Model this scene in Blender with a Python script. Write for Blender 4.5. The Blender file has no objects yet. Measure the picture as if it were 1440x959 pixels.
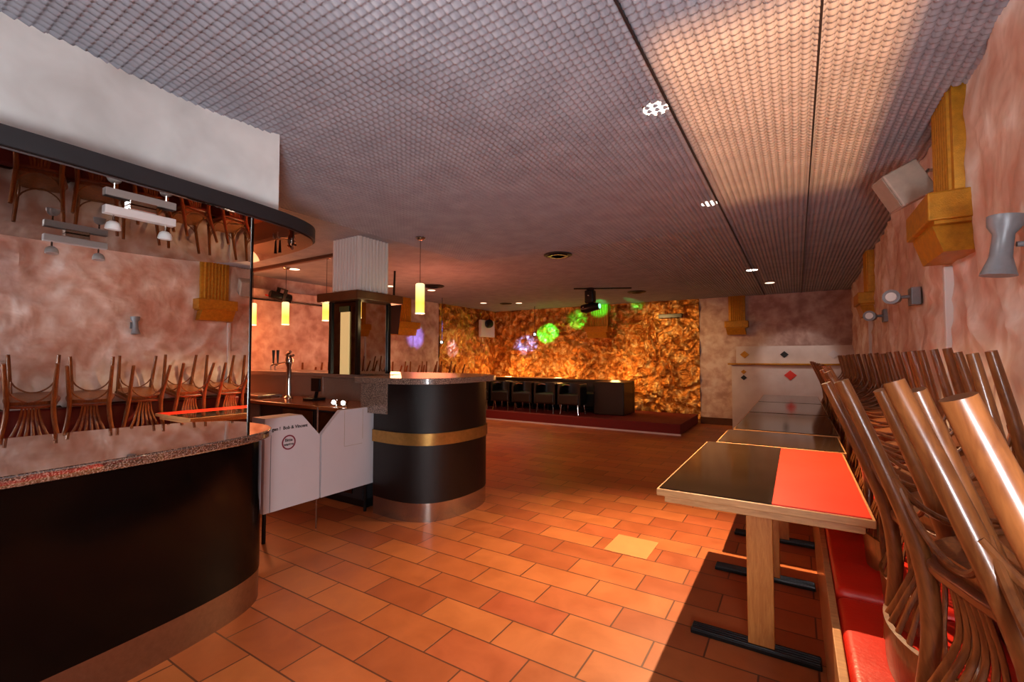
import bpy, bmesh, math, random
import numpy as np
from mathutils import Vector, Matrix, noise
random.seed(7)
S = bpy.context.scene
C = bpy.data.collections.new('scene'); S.collection.children.link(C)
R = math.radians
PI = math.pi

# ------------------------------------------------------------------ camera
W, HGT = 1440, 959
F_PX = 640.0
VX, VY = 1120.0, 503.0
CAM_H = 1.37
pitch = math.atan((VY - 479.5) / F_PX)
yaw = math.atan((VX - 720) / F_PX * math.cos(pitch))
cam = bpy.data.cameras.new('camera'); cam.sensor_width = 36; cam.lens = 36 * F_PX / W
cam.clip_start = 0.02; cam.clip_end = 60
camo = bpy.data.objects.new('camera', cam); C.objects.link(camo)
camo.location = (0, 0, CAM_H); camo.rotation_euler = (PI/2 + pitch, 0, yaw)
S.camera = camo
S.view_settings.view_transform = 'Standard'; S.view_settings.look = 'None'
S.view_settings.gamma = 1; S.view_settings.use_curve_mapping = False
S.view_settings.exposure = 0.0

# ------------------------------------------------------------------ world and lights
w = bpy.data.worlds.new('world'); S.world = w; w.use_nodes = True
w.node_tree.nodes['Background'].inputs[0].default_value = (0.5, 0.42, 0.38, 1)
w.node_tree.nodes['Background'].inputs[1].default_value = 0.02

def aim(o, target):
    d = Vector(target) - o.location
    o.rotation_euler = d.to_track_quat('-Z', 'Y').to_euler()
def light(name, kind, loc, energy, col, target=None, **k):
    l = bpy.data.lights.new(name, kind); l.energy = energy; l.color = col
    for a, b in k.items(): setattr(l, a, b)
    o = bpy.data.objects.new(name, l); C.objects.link(o); o.location = loc
    if target: aim(o, target)
    return o
WARM = (1, .62, .32); ORG = (1, .36, .10)
# photographer's flash, bounced from beside the camera
light('flash_light', 'AREA', (-0.02, -0.25, 1.62), 8, (1, .97, .98), (-1.2, 2.0, 1.3), shape='DISK', size=.12)
# added cool fill, low by the bench behind the camera, no real source
light('cool_fill_light', 'AREA', (.42, -.55, .95), 60, (.93, .96, 1), (-2.0, 1.4, 2.1), shape='RECTANGLE', size=.5, size_y=.4)
# added neutral fill without a fixture, brightens the right wall
light('right_wall_fill', 'SPOT', (-1.9, .3, 2.3), 75, (1, .86, .80), (.7, 3.1, 1.9), spot_size=R(62), spot_blend=.7, shadow_soft_size=.04)
# the ceiling downlight over the dance floor side of the tables: the key light
light('downlight_key', 'SPOT', (-0.62, 3.92, 2.55), 800, (1, .63, .33), (-.62, 2.85, 0), spot_size=R(94), spot_blend=1.0, shadow_soft_size=.015)
light('downlight_front', 'SPOT', (-0.55, 2.27, 2.55), 4, WARM, (-0.55, 2.27, 0), spot_size=R(120), spot_blend=.6, shadow_soft_size=.03)
light('downlight_back', 'SPOT', (-0.51, 7.24, 2.55), 26, (1, .78, .6), (-0.9, 8.2, 0), spot_size=R(130), spot_blend=.6, shadow_soft_size=.03)
for x, y, e in ((-5.94, 5.52, 25), (-5.66, 6.27, 25), (-5.99, 8.37, 60), (-5.31, 8.8, 60)):
    light('downlight_stage', 'SPOT', (x, y, 2.55), e, WARM, (x, y + .3, 0), spot_size=R(130), spot_blend=.7, shadow_soft_size=.04)
# red-orange bar lighting on the left wall
light('bar_wall_light', 'POINT', (-6.3, 3.2, 1.7), 46, (1, .26, .09), shadow_soft_size=.15)
light('bar_back_light', 'POINT', (-5.6, 5.2, 1.35), 30, (1, .34, .16), shadow_soft_size=.2)
light('bar_ceiling_fill', 'POINT', (-4.4, 4.9, 1.7), 42, (1, .22, .10), shadow_soft_size=.3)  # added without a fixture to redden the ceiling over the bar
light('bar_left_light', 'POINT', (-4.2, 2.1, 1.9), 6, (1, .36, .16), shadow_soft_size=.2)
# stage uplights on the gold wall
for x in (-6.2, -4.8, -3.4):
    light('stage_uplight', 'POINT', (x, 9.75, .95), 13, (1, .46, .14), shadow_soft_size=.1)
light('stage_spot', 'SPOT', (-2.9, 8.0, 2.3), 120, (1, .6, .22), (-2.2, 10.2, 1.3), spot_size=R(75), spot_blend=.8, shadow_soft_size=.05)
# coloured disco beams
light('green_beam', 'SPOT', (-2.95, 7.75, 2.30), 700, (.02, 1, .15), (-3.95, 10.2, 2.58), spot_size=R(13), spot_blend=.8, shadow_soft_size=.02)
light('green_beam', 'SPOT', (-3.2, 7.7, 2.30), 10000, (.02, 1, .12), (-5.3, 10.2, 1.98), spot_size=R(9), spot_blend=.8, shadow_soft_size=.02)
light('green_beam', 'SPOT', (-3.2, 7.7, 2.30), 1000, (.02, 1, .12), (-4.5, 10.2, 2.30), spot_size=R(11), spot_blend=.8, shadow_soft_size=.02)
light('green_beam', 'SPOT', (-2.92, 7.7, 2.34), 260, (.02, 1, .2), (-3.0, 10.0, 2.60), spot_size=R(9), spot_blend=.8, shadow_soft_size=.02)
light('blue_beam', 'SPOT', (-3.2, 7.7, 2.30), 14000, (.06, .12, 1), (-5.95, 10.2, 1.70), spot_size=R(8), spot_blend=.8, shadow_soft_size=.02)
light('blue_beam', 'SPOT', (-3.2, 7.7, 2.30), 1100, (.22, .22, 1), (-6.9, 7.15, 1.82), spot_size=R(9), spot_blend=.8, shadow_soft_size=.02)
light('blue_beam', 'SPOT', (-3.2, 7.7, 2.30), 2600, (.25, .25, 1), (-6.9, 8.35, 1.58), spot_size=R(7), spot_blend=.8, shadow_soft_size=.02)

# ------------------------------------------------------------------ materials
def srgb(*c):
    return tuple(((v/255)/12.92 if v/255 <= .04045 else ((v/255+.055)/1.055)**2.4) for v in c) + (1,)
class Mat:
    def __init__(s, name):
        s.m = bpy.data.materials.new(name); s.m.use_nodes = True
        s.t = s.m.node_tree; s.b = s.t.nodes['Principled BSDF']
    def n(s, typ, **k):
        x = s.t.nodes.new(typ)
        for a, b in k.items():
            if a.startswith('_'): setattr(x, a[1:], b)
            else: x.inputs[a.replace('__', ' ')].default_value = b
        return x
    def l(s, a, b): s.t.links.new(a, b)
    def set(s, **k):
        for a, b in k.items(): s.b.inputs[a.replace('__', ' ')].default_value = b
        return s
    def coord(s, kind='Object', scale=(1, 1, 1), loc=(0, 0, 0), rot=(0, 0, 0)):
        tc = s.n('ShaderNodeTexCoord'); mp = s.n('ShaderNodeMapping')
        mp.inputs['Scale'].default_value = scale; mp.inputs['Location'].default_value = loc; mp.inputs['Rotation'].default_value = rot
        s.l(tc.outputs[kind], mp.inputs[0]); return mp.outputs[0]
    def noise(s, vec, scale, detail=3, rough=.5, dist=0):
        x = s.n('ShaderNodeTexNoise'); x.inputs['Scale'].default_value = scale; x.inputs['Detail'].default_value = detail
        x.inputs['Roughness'].default_value = rough; x.inputs['Distortion'].default_value = dist
        s.l(vec, x.inputs['Vector']); return x.outputs['Fac']
    def ramp(s, fac, stops):
        r = s.n('ShaderNodeValToRGB'); e = r.color_ramp.elements
        e[0].position, e[0].color = stops[0]; e[1].position, e[1].color = stops[-1]
        for p, c in stops[1:-1]:
            q = e.new(p); q.color = c
        s.l(fac, r.inputs[0]); return r.outputs[0]
    def base(s, out): s.l(out, s.b.inputs['Base Color'])
    def bump(s, h, strength=.5, dist=.01, prev=None):
        b = s.n('ShaderNodeBump'); b.inputs['Strength'].default_value = strength; b.inputs['Distance'].default_value = dist
        s.l(h, b.inputs['Height'])
        if prev is not None: s.l(prev, b.inputs['Normal'])
        s.l(b.outputs[0], s.b.inputs['Normal']); return b.outputs[0]
    def rough(s, fac, a, b):
        m = s.n('ShaderNodeMapRange'); m.inputs['To Min'].default_value = a; m.inputs['To Max'].default_value = b
        s.l(fac, m.inputs[0]); s.l(m.outputs[0], s.b.inputs['Roughness'])
def flat(name, col, rough=.5, metal=0, var=.12, scale=14, bump=.0, spec=.5, coat=0):
    m = Mat(name); v = m.coord()
    n = m.noise(v, scale, 4, .6)
    c2 = tuple(max(0, x*(1-var)) for x in col[:3]) + (1,); c1 = tuple(min(1, x*(1+var)) for x in col[:3]) + (1,)
    m.base(m.ramp(n, [(.3, c2), (.7, c1)]))
    m.set(Metallic=metal); m.b.inputs['Specular IOR Level'].default_value = spec
    m.b.inputs['Coat Weight'].default_value = coat
    m.rough(n, max(0, rough*.85), min(1, rough*1.15))
    if bump: m.bump(m.noise(v, scale*8, 3), bump, .003)
    return m.m
def emis(name, col, strength, grad=None):
    m = Mat(name); m.set(Base__Color=col)
    m.b.inputs['Emission Color'].default_value = col; m.b.inputs['Emission Strength'].default_value = strength
    if grad:
        v = m.coord('Generated'); sp = m.n('ShaderNodeSeparateXYZ'); m.l(v, sp.inputs[0])
        m.l(m.ramp(sp.outputs[2], grad), m.b.inputs['Emission Color'])
    return m.m
M = {}
def plaster(name, a, b, c, big=3.0, bumpd=.02, fine=True):
    m = Mat(name); v = m.coord()
    n1 = m.noise(v, big*.9, 3, .5, .5); n2 = m.noise(v, big*2.2, 3, .5, .3)
    ad = m.n('ShaderNodeMath', _operation='ADD'); m.l(n1, ad.inputs[0]); m.l(n2, ad.inputs[1])
    hf = m.n('ShaderNodeMath', _operation='MULTIPLY'); hf.inputs[1].default_value = .5; m.l(ad.outputs[0], hf.inputs[0])
    m.base(m.ramp(hf.outputs[0], [(.38, a), (.5, b), (.62, c)]))
    m.set(Roughness=.75)
    nb = m.bump(n1, .9, bumpd)
    m.bump(n2, .6, bumpd*.4, nb)
    return m.m
M['pink_plaster'] = plaster('pink_plaster', srgb(192, 150, 132), srgb(212, 186, 172), srgb(234, 224, 218), 2.4, .06)
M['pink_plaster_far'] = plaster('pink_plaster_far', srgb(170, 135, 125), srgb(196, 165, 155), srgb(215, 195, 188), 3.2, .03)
M['drum_plaster'] = plaster('drum_plaster', srgb(205, 200, 196), srgb(222, 219, 216), srgb(235, 233, 230), 2.0, .015)
M['half_wall_paint'] = plaster('half_wall_paint', srgb(205, 190, 184), srgb(214, 200, 195), srgb(222, 210, 205), 2.0, .002)
# ceiling
def ceil_mat(name, bump):
    m = Mat(name); v = m.coord()
    n = m.noise(v, 6, 3); m.base(m.ramp(n, [(.3, srgb(144, 146, 156)), (.7, srgb(160, 162, 172))])); m.set(Roughness=.8)
    if bump:
        sp = m.n('ShaderNodeSeparateXYZ'); m.l(v, sp.inputs[0])
        def mm(op, a, b=None):
            x = m.n('ShaderNodeMath', _operation=op)
            for i, q in enumerate((a, b)):
                if q is None: continue
                if isinstance(q, (int, float)): x.inputs[i].default_value = q
                else: m.l(q, x.inputs[i])
            return x.outputs[0]
        fx = mm('ABSOLUTE', mm('SINE', mm('MULTIPLY', sp.outputs[0], PI/.039)))
        sw = mm('FRACT', mm('ADD', mm('DIVIDE', sp.outputs[1], .039), mm('MULTIPLY', fx, .45)))
        h = mm('MULTIPLY', fx, mm('ADD', mm('MULTIPLY', sw, .6), .4))
        inv = mm('SUBTRACT', 1.0, h)
        m.bump(h, 1.0, .016)
    return m.m
M['ceiling_foam'] = ceil_mat('ceiling_foam', False); M['ceiling_foam_far'] = ceil_mat('ceiling_foam_far', True)
# floor
m = Mat('terracotta_tiles'); v = m.coord('Object', loc=(1.5 + 19.5*.445, -2.0575 + 10*.2175, 0))
br = m.n('ShaderNodeTexBrick'); m.l(v, br.inputs['Vector'])
br.offset = .5; br.offset_frequency = 2
for k_, val in (('Scale', 1), ('Mortar Size', .0045), ('Mortar Smooth', .15), ('Bias', 0), ('Brick Width', .445), ('Row Height', .2175)): br.inputs[k_].default_value = val
br.inputs['Color1'].default_value = (0, 0, 0, 1); br.inputs['Color2'].default_value = (1, 1, 1, 1); br.inputs['Mortar'].default_value = (.5, .5, .5, 1)
tint = m.ramp(br.outputs['Color'], [(0, srgb(158, 82, 46)), (.35, srgb(176, 98, 54)), (.7, srgb(188, 112, 62)), (1, srgb(172, 86, 52))])
n = m.noise(m.coord(), 5, 5, .6, .5)
mx = m.n('ShaderNodeMix', _data_type='RGBA', _blend_type='MULTIPLY'); mx.inputs[0].default_value = .55
m.l(tint, mx.inputs[6]); m.l(m.ramp(n, [(.3, (.62, .52, .48, 1)), (.65, (1, 1, 1, 1))]), mx.inputs[7])
mx2 = m.n('ShaderNodeMix', _data_type='RGBA'); m.l(br.outputs['Fac'], mx2.inputs[0]); m.l(mx.outputs[2], mx2.inputs[6]); mx2.inputs[7].default_value = srgb(95, 52, 34)
m.base(mx2.outputs[2]); m.rough(n, .34, .55)
inv = m.n('ShaderNodeMath', _operation='SUBTRACT'); inv.inputs[0].default_value = 1; m.l(br.outputs['Fac'], inv.inputs[1])
nb = m.bump(inv.outputs[0], .5, .004); m.bump(n, .15, .004, nb)
M['tiles'] = m.m
M['hatch'] = flat('pale_tile', srgb(206, 136, 82), .5, var=.06)
def gold(name, a, b, c, sc, bd, rough=.42, metal=.75):
    m = Mat(name); v = m.coord()
    vo = m.n('ShaderNodeTexVoronoi'); vo.inputs['Scale'].default_value = sc; vo.inputs['Randomness'].default_value = 1
    wn = m.n('ShaderNodeTexNoise'); wn.inputs['Scale'].default_value = sc*.5; wn.inputs['Detail'].default_value = 3; m.l(v, wn.inputs['Vector'])
    mxv = m.n('ShaderNodeMix', _data_type='RGBA'); mxv.inputs[0].default_value = .16; m.l(v, mxv.inputs[6]); m.l(wn.outputs['Color'], mxv.inputs[7])
    m.l(mxv.outputs[2], vo.inputs['Vector'])
    n2 = m.noise(v, sc*.9, 4, .6, 1.0)
    m.base(m.ramp(n2, [(.33, a), (.5, b), (.66, c)])); m.set(Metallic=metal); m.rough(n2, rough*.8, rough*1.2)
    nb = m.bump(vo.outputs['Distance'], .9, bd); m.bump(n2, .9, bd*.8, nb)
    return m.m
M['gold_wall'] = gold('gold_relief', srgb(150, 84, 30), srgb(206, 136, 58), srgb(240, 200, 128), 7, .06)
M['gold'] = flat('gold_paint', srgb(186, 128, 30), .45, .45, .2, 30, .5)
M['gold_band'] = flat('gold_band_leaf', srgb(176, 136, 72), .35, .7, .15, 30, .2)
M['black_gloss'] = flat('black_gloss_panel', srgb(7, 5, 5), .14, 0, .2, 4, 0, .2)
M['black_leather'] = flat('black_leatherette', srgb(6, 6, 7), .36, 0, .2, 34, .8, .5)
M['black_paint'] = flat('black_paint', srgb(34, 33, 36), .5)
M['black_metal'] = flat('black_metal', srgb(18, 17, 18), .3, .3)
M['steel'] = flat('brushed_steel', srgb(176, 168, 160), .22, .95, .06, 60)
M['copper_plinth'] = flat('worn_steel_plinth', srgb(150, 116, 94), .3, .9, .1, 40)
M['chrome'] = flat('chrome', srgb(210, 205, 200), .12, 1, .03)
M['dark_wood'] = flat('dark_wood', srgb(84, 46, 24), .35, 0, .2, 12)
def granite(name, rough, cols, ci=2.4, cw=1.0, ior=1.8):
    m = Mat(name); v = m.coord(); n = m.noise(v, 170, 3, .7); n2 = m.noise(v, 60, 2)
    m.base(m.ramp(n, cols)); m.rough(n2, rough*.9, rough*1.1); m.b.inputs['Coat Weight'].default_value = cw; m.b.inputs['Coat Roughness'].default_value = .015
    m.b.inputs['Specular IOR Level'].default_value = .8; m.b.inputs['Coat IOR'].default_value = ci; m.b.inputs['IOR'].default_value = ior
    return m.m
M['granite'] = granite('brown_granite', .04, [(.38, srgb(40, 27, 22)), (.5, srgb(98, 72, 60)), (.62, srgb(176, 146, 128))])
M['grey_granite'] = granite('grey_brown_granite', .35, [(.40, srgb(40, 32, 28)), (.5, srgb(112, 92, 80)), (.60, srgb(190, 168, 152))], 1.5, .3, 1.45)
M['worktop'] = flat('worktop_brown', srgb(150, 84, 48), .2, 0, .15, 10, 0, .6)
M['white_board'] = flat('white_board', srgb(214, 208, 212), .5, 0, .03, 3)
M['white_paint'] = flat('white_paint', srgb(214, 208, 206), .5, 0, .03, 5)
def mirror(name, col, rough):
    m = Mat(name); v = m.coord(); n = m.noise(v, 2, 2)
    m.base(m.ramp(n, [(.2, tuple(x*.97 for x in col[:3]) + (1,)), (.8, col)])); m.set(Metallic=1, Roughness=rough); return m.m
M['mirror'] = mirror('mirror_glass', (.86, .85, .84, 1), .004)
M['mirror_top'] = mirror('ceiling_mirror_glass', (.24, .20, .18, 1), .01)
M['mirror_column'] = mirror('column_mirror_glass', (.72, .68, .64, 1), .006)
M['bronze_glass'] = mirror('smoked_mirror_glass', (.16, .13, .08, 1), .02)
def wood(name, a, b, rough=.28, sc=(6, 6, 1.2), coat=.25):
    m = Mat(name); v = m.coord('Object', scale=sc); n = m.noise(v, 9, 5, .6, .8)
    m.base(m.ramp(n, [(.3, a), (.7, b)])); m.rough(n, rough*.8, rough*1.3); m.b.inputs['Coat Weight'].default_value = coat; m.b.inputs['Coat Roughness'].default_value = .1
    return m.m
M['chair_wood'] = wood('bentwood', srgb(92, 46, 20), srgb(142, 84, 42), .3)
M['chair_seat'] = wood('seat_wood', srgb(96, 44, 22), srgb(138, 72, 38), .3, (2, 6, 2))
M['edge_wood'] = wood('oak_edging', srgb(170, 118, 72), srgb(206, 154, 100), .4, (1, 8, 8))
M['leg_wood'] = wood('oak_leg', srgb(178, 104, 44), srgb(208, 136, 66), .4, (8, 8, 1))
M['table_black'] = flat('dark_laminate', srgb(44, 32, 22), .10, 0, .2, 3, 0, .6)
M['table_red'] = flat('red_laminate', srgb(226, 52, 30), .35, 0, .04, 3)
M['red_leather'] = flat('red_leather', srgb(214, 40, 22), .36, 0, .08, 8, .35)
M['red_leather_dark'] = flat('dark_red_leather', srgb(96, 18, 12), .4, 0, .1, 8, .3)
M['red_carpet'] = flat('red_carpet', srgb(110, 16, 12), .7, 0, .15, 30, .5)
M['grey_plastic'] = flat('grey_plastic', srgb(128, 130, 136), .4, .2)
M['beige_plastic'] = flat('beige_plastic', srgb(176, 160, 146), .5)
M['glass_white'] = flat('frosted_glass', srgb(225, 225, 225), .35, 0, .02)
M['red_print'] = flat('maroon_print', srgb(128, 30, 52), .6, 0, .05)
M['black_print'] = flat('black_print', srgb(30, 28, 30), .6, 0, .05)
M['lamp_glow'] = emis('yellow_glass_glow', (1, .72, .2, 1), 1.0)
mm_ = M['lamp_glow']; 
M['lamp_glow'] = emis('pendant_glass_glow', (1, .75, .25, 1), 1.25, [(0, (1, .70, .12, 1)), (.35, (1, .62, .06, 1)), (.8, (1, .85, .35, 1)), (1, (1, .9, .5, 1))])
M['down_glow'] = emis('downlight_glow', (1, .86, .68, 1), 7)
M['down_glow_dim'] = emis('downlight_glow_dim', (1, .72, .5, 1), 2.2)
M['spot_glow'] = emis('spot_lens_glow', (1, .9, .75, 1), 3)
M['cream_glow'] = emis('cream_panel_glow', (.85, .62, .26, 1), .45)

# ------------------------------------------------------------------ mesh helpers
class MB:
    def __init__(s): s.b = bmesh.new()
    def box(s, x0, x1, y0, y1, z0, z1, bev=0, seg=2, mat=None):
        r = bmesh.ops.create_cube(s.b, size=1); vs = r['verts']
        for v in vs:
            v.co = Vector(((x0+x1)/2 + v.co.x*(x1-x0), (y0+y1)/2 + v.co.y*(y1-y0), (z0+z1)/2 + v.co.z*(z1-z0)))
        if bev:
            es = list({e for v in vs for e in v.link_edges})
            r = bmesh.ops.bevel(s.b, geom=es, offset=bev, segments=seg, affect='EDGES', profile=.5)
            vs = r['verts']
        if mat is not None:
            for v in list({v for v in s.b.verts if v in set(vs)}): v.co = mat @ v.co
        return s
    def tube(s, pts, rad, n=10, cap=True):
        pts = [Vector(p) for p in pts]; rings = []
        up = None
        for i, p in enumerate(pts):
            t = (pts[min(i+1, len(pts)-1)] - pts[max(i-1, 0)]).normalized()
            if up is None:
                a = Vector((0, 0, 1)) if abs(t.z) < .9 else Vector((1, 0, 0))
                up = (a - t*a.dot(t)).normalized()
            else: up = (up - t*up.dot(t)).normalized()
            sd = t.cross(up); r = rad[i] if isinstance(rad, (list, tuple)) else rad
            ru, rs = r if isinstance(r, tuple) else (r, r)
            rings.append([s.b.verts.new(p + up*math.cos(2*PI*k/n)*ru + sd*math.sin(2*PI*k/n)*rs) for k in range(n)])
        for a, b in zip(rings, rings[1:]):
            for k in range(n): s.b.faces.new((a[k], a[(k+1) % n], b[(k+1) % n], b[k]))
        if cap:
            s.b.faces.new(rings[0][::-1]); s.b.faces.new(rings[-1])
        return s
    def cyl(s, p0, p1, r, n=20): return s.tube([p0, p1], r, n)
    def prism(s, poly, z0, z1):
        a = [s.b.verts.new((x, y, z0)) for x, y in poly]; b = [s.b.verts.new((x, y, z1)) for x, y in poly]
        n = len(poly)
        for k in range(n): s.b.faces.new((a[k], a[(k+1) % n], b[(k+1) % n], b[k]))
        s.b.faces.new(a[::-1]); s.b.faces.new(b); return s
    def extr(s, poly3, d):
        d = Vector(d); a = [s.b.verts.new(p) for p in poly3]; b = [s.b.verts.new(Vector(p)+d) for p in poly3]; n = len(a)
        for k in range(n): s.b.faces.new((a[k], a[(k+1) % n], b[(k+1) % n], b[k]))
        s.b.faces.new(a[::-1]); s.b.faces.new(b); return s
    def lathe(s, prof, n=24, origin=(0, 0, 0), axis=None):
        o = Vector(origin); q = Vector((0, 0, 1)).rotation_difference(Vector(axis).normalized()) if axis else None
        rings = []
        for r, z in prof:
            ring = []
            for k in range(n):
                p = Vector((r*math.cos(2*PI*k/n), r*math.sin(2*PI*k/n), z))
                if q: p = q @ p
                ring.append(s.b.verts.new(p + o))
            rings.append(ring)
        for a, b in zip(rings, rings[1:]):
            for k in range(n): s.b.faces.new((a[k], a[(k+1) % n], b[(k+1) % n], b[k]))
        s.b.faces.new(rings[0][::-1]); s.b.faces.new(rings[-1]); return s
    def build(s, name, mat, parent=None, smooth=False, rel=None, label=None):
        me = bpy.data.meshes.new(name)
        bmesh.ops.recalc_face_normals(s.b, faces=s.b.faces[:])
        if rel is not None:
            for v in s.b.verts: v.co -= Vector(rel)
        s.b.to_mesh(me); s.b.free(); me.materials.append(mat)
        if smooth:
            me.polygons.foreach_set('use_smooth', [True]*len(me.polygons))
            me.set_sharp_from_angle(angle=R(40))
        o = bpy.data.objects.new(name, me); C.objects.link(o)
        if parent is not None: o.parent = parent
        if label: o['label'] = label
        return o
def tag(o, label, cat, group=None, kind=None):
    o['label'] = label; o['category'] = cat
    if group: o['group'] = group
    if kind: o['kind'] = kind
    return o
def thing(name, loc, label, cat, group=None, rot=(0, 0, 0)):
    o = bpy.data.objects.new(name, None); C.objects.link(o); o.location = loc; o.rotation_euler = rot
    o.empty_display_size = .05
    return tag(o, label, cat, group)
def struct(name, mb, mat, smooth=False, parent=None):
    o = mb.build(name, mat, parent, smooth)
    if parent is None: o['kind'] = 'structure'
    return o
def dup(root, **k):
    r = root.copy(); C.objects.link(r)
    for ch in root.children:
        c = ch.copy(); C.objects.link(c); c.parent = r
        for g in ch.children:
            d = g.copy(); C.objects.link(d); d.parent = c
            for q in g.children:
                e = q.copy(); C.objects.link(e); e.parent = d
    for a, b in k.items():
        if a in ('label', 'group', 'category'): r[a] = b
        else: setattr(r, a, b)
    return r
def smooth_curve(pts, n=6):
    out = []; P_ = [Vector(p) for p in pts]
    for i in range(len(P_)-1):
        p0 = P_[max(i-1, 0)]; p1 = P_[i]; p2 = P_[i+1]; p3 = P_[min(i+2, len(P_)-1)]
        for k in range(n):
            t = k/n
            out.append(.5*((2*p1) + (-p0+p2)*t + (2*p0-5*p1+4*p2-p3)*t*t + (-p0+3*p1-3*p2+p3)*t**3))
    out.append(P_[-1]); return out
def offset(poly, d):
    """offset an open plan polyline to its right-hand side"""
    out = []
    for i, p in enumerate(poly):
        t = (Vector(poly[min(i+1, len(poly)-1)]) - Vector(poly[max(i-1, 0)])).normalized()
        out.append((p[0] + t.y*d, p[1] - t.x*d))
    return out

# ------------------------------------------------------------------ room shell
H = 2.62
XL, YF, YB = -6.9, 10.2, -2.2
def wx(y): return .70 + .0245*(y-3.3)           # the right wall runs slightly outward
struct('floor', MB().box(XL-.1, 1.3, YB-.1, YF+.1, -.08, 0), M['tiles'])
h_ = tag(MB().box(-1.195, -.89, 3.145, 3.475, .0, .004, .001, 1).build('floor_hatch', M['hatch']), 'pale square access cover set in the terracotta tiles of the open floor', 'floor hatch')
# ceiling: real scalloped relief over the near part, fine bump beyond
p = .039
xs0, xs1, ys0, ys1 = -92*p, 23*p, 3*p, 120*p
sub = 6
nx = round((xs1-xs0)/p)*sub; ny = round((ys1-ys0)/p)*sub
X, Y = np.meshgrid(xs0 + np.arange(nx+1)*p/sub, ys0 + np.arange(ny+1)*p/sub)
FX = np.abs(np.sin(PI*X/p))**.45
SW = np.mod(Y/p + .40*np.abs(np.sin(PI*X/p)) + .001, 1.0)
SW = SW*np.clip((1-SW)/.10, 0, 1)
Z = H - .019*FX*(.35+.65*SW)
co = np.stack([X, Y, Z], -1).reshape(-1, 3)
ii = (np.arange(ny)[:, None]*(nx+1) + np.arange(nx)[None, :]).reshape(-1)
q = np.stack([ii, ii+nx+1, ii+nx+2, ii+1], -1)
me = bpy.data.meshes.new('ceiling'); me.vertices.add(len(co)); me.vertices.foreach_set('co', co.ravel())
me.loops.add(q.size); me.loops.foreach_set('vertex_index', q.ravel()); me.polygons.add(len(q))
me.polygons.foreach_set('loop_start', np.arange(len(q))*4); me.update(calc_edges=True)
me.materials.append(M['ceiling_foam']); o = bpy.data.objects.new('ceiling', me); C.objects.link(o); o['kind'] = 'structure'
b = MB()
zc = H - .010
b.box(XL-.1, xs0, YB-.1, YF+.1, zc, H+.08); b.box(xs0, 1.3, ys1, YF+.1, zc, H+.08); b.box(xs1, 1.3, YB-.1, ys1, zc, H+.08)
b.box(xs0, xs1, YB-.1, ys0, zc, H+.08); b.box(xs0, xs1, ys0, ys1, H+.02, H+.08)
struct('ceiling', b, M['ceiling_foam_far'])
for k, x in enumerate((-.505, .10)):
    struct('trim_%d' % (k+1), MB().box(x-.004, x+.004, .1, YF, H-.021, H+.01), M['black_paint'])
# walls
b = MB()                                            # right wall, sculpted plaster relief
ny_, nz_ = 330, 72
y0, y1 = YB, YF+.05
grid = []
for j in range(ny_+1):
    y = y0 + (y1-y0)*j/ny_; row = []
    for k in range(nz_+1):
        z = (H+.05)*k/nz_
        wv = noise.noise_vector(Vector((y*1.1, z*1.1, 3.1)))
        a = noise.noise(Vector((y*2.1 + wv.x*1.6, z*1.7 + wv.y*1.6, .5)))
        c_ = noise.noise(Vector((y*5.0 + wv.y*2.5, z*4.2 + wv.z*2.5, 7.5)))
        rdg = 1 - abs(noise.noise(Vector((y*2.9 + wv.z*2.2, z*2.5 + wv.x*2.2, 11.0))))*2.2
        row.append(b.b.verts.new((wx(y) - .022*a - .012*c_ - .024*rdg*rdg, y, z)))
    grid.append(row)
for j in range(ny_):
    for k in range(nz_): b.b.faces.new((grid[j][k], grid[j+1][k], grid[j+1][k+1], grid[j][k+1]))
e = [b.b.verts.new(q_) for q_ in ((1.3, y0, 0), (1.3, y1, 0), (1.3, y1, H+.05), (1.3, y0, H+.05))]
b.b.faces.new(e)
struct('wall_right', b, M['pink_plaster'], True)
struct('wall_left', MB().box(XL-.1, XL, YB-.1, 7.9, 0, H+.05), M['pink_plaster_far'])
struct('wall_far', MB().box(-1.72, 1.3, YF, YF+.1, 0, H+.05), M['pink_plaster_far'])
struct('wall_back', MB().box(XL-.1, 1.3, YB-.1, YB, 0, H+.05), M['pink_plaster'])
# gold relief wall, corner of the stage
def relief_panel(name, axis, a0, a1, fixed, amp, step=.05):
    b = MB(); n_ = round((a1-a0)/step); nz = round(H/step); g = []
    for j in range(n_+1):
        row = []
        for k in range(nz+1):
            a = a0 + (a1-a0)*j/n_; z = H*k/nz
            wv = noise.noise_vector(Vector((a*1.7, z*1.7, 5)))
            d = amp*(abs(noise.noise(Vector((a*4+wv.x*2, z*4+wv.y*2, 1))))*1.6 + .5*noise.noise(Vector((a*9, z*9, 2))))
            row.append(b.b.verts.new((a, fixed - d, z) if axis == 'x' else (fixed + d, a, z)))
        g.append(row)
    for j in range(n_):
        for k in range(nz): b.b.faces.new((g[j][k], g[j+1][k], g[j+1][k+1], g[j][k+1]))
    c2 = [(a0, fixed+.1, 0), (a1, fixed+.1, 0), (a1, fixed+.1, H), (a0, fixed+.1, H)] if axis == 'x' else [(fixed-.1, a0, 0), (fixed-.1, a1, 0), (fixed-.1, a1, H), (fixed-.1, a0, H)]
    b.b.faces.new([b.b.verts.new(q_) for q_ in c2])
    return struct(name, b, M['gold_wall'], True)
relief_panel('wall_far', 'x', XL, -1.72, YF, .09)
relief_panel('wall_left', 'y', 7.9, YF, XL, .06)
struct('baseboard_far', MB().box(-1.72, -1.0, YF-.02, YF, 0, .14), M['dark_wood'])
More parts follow.
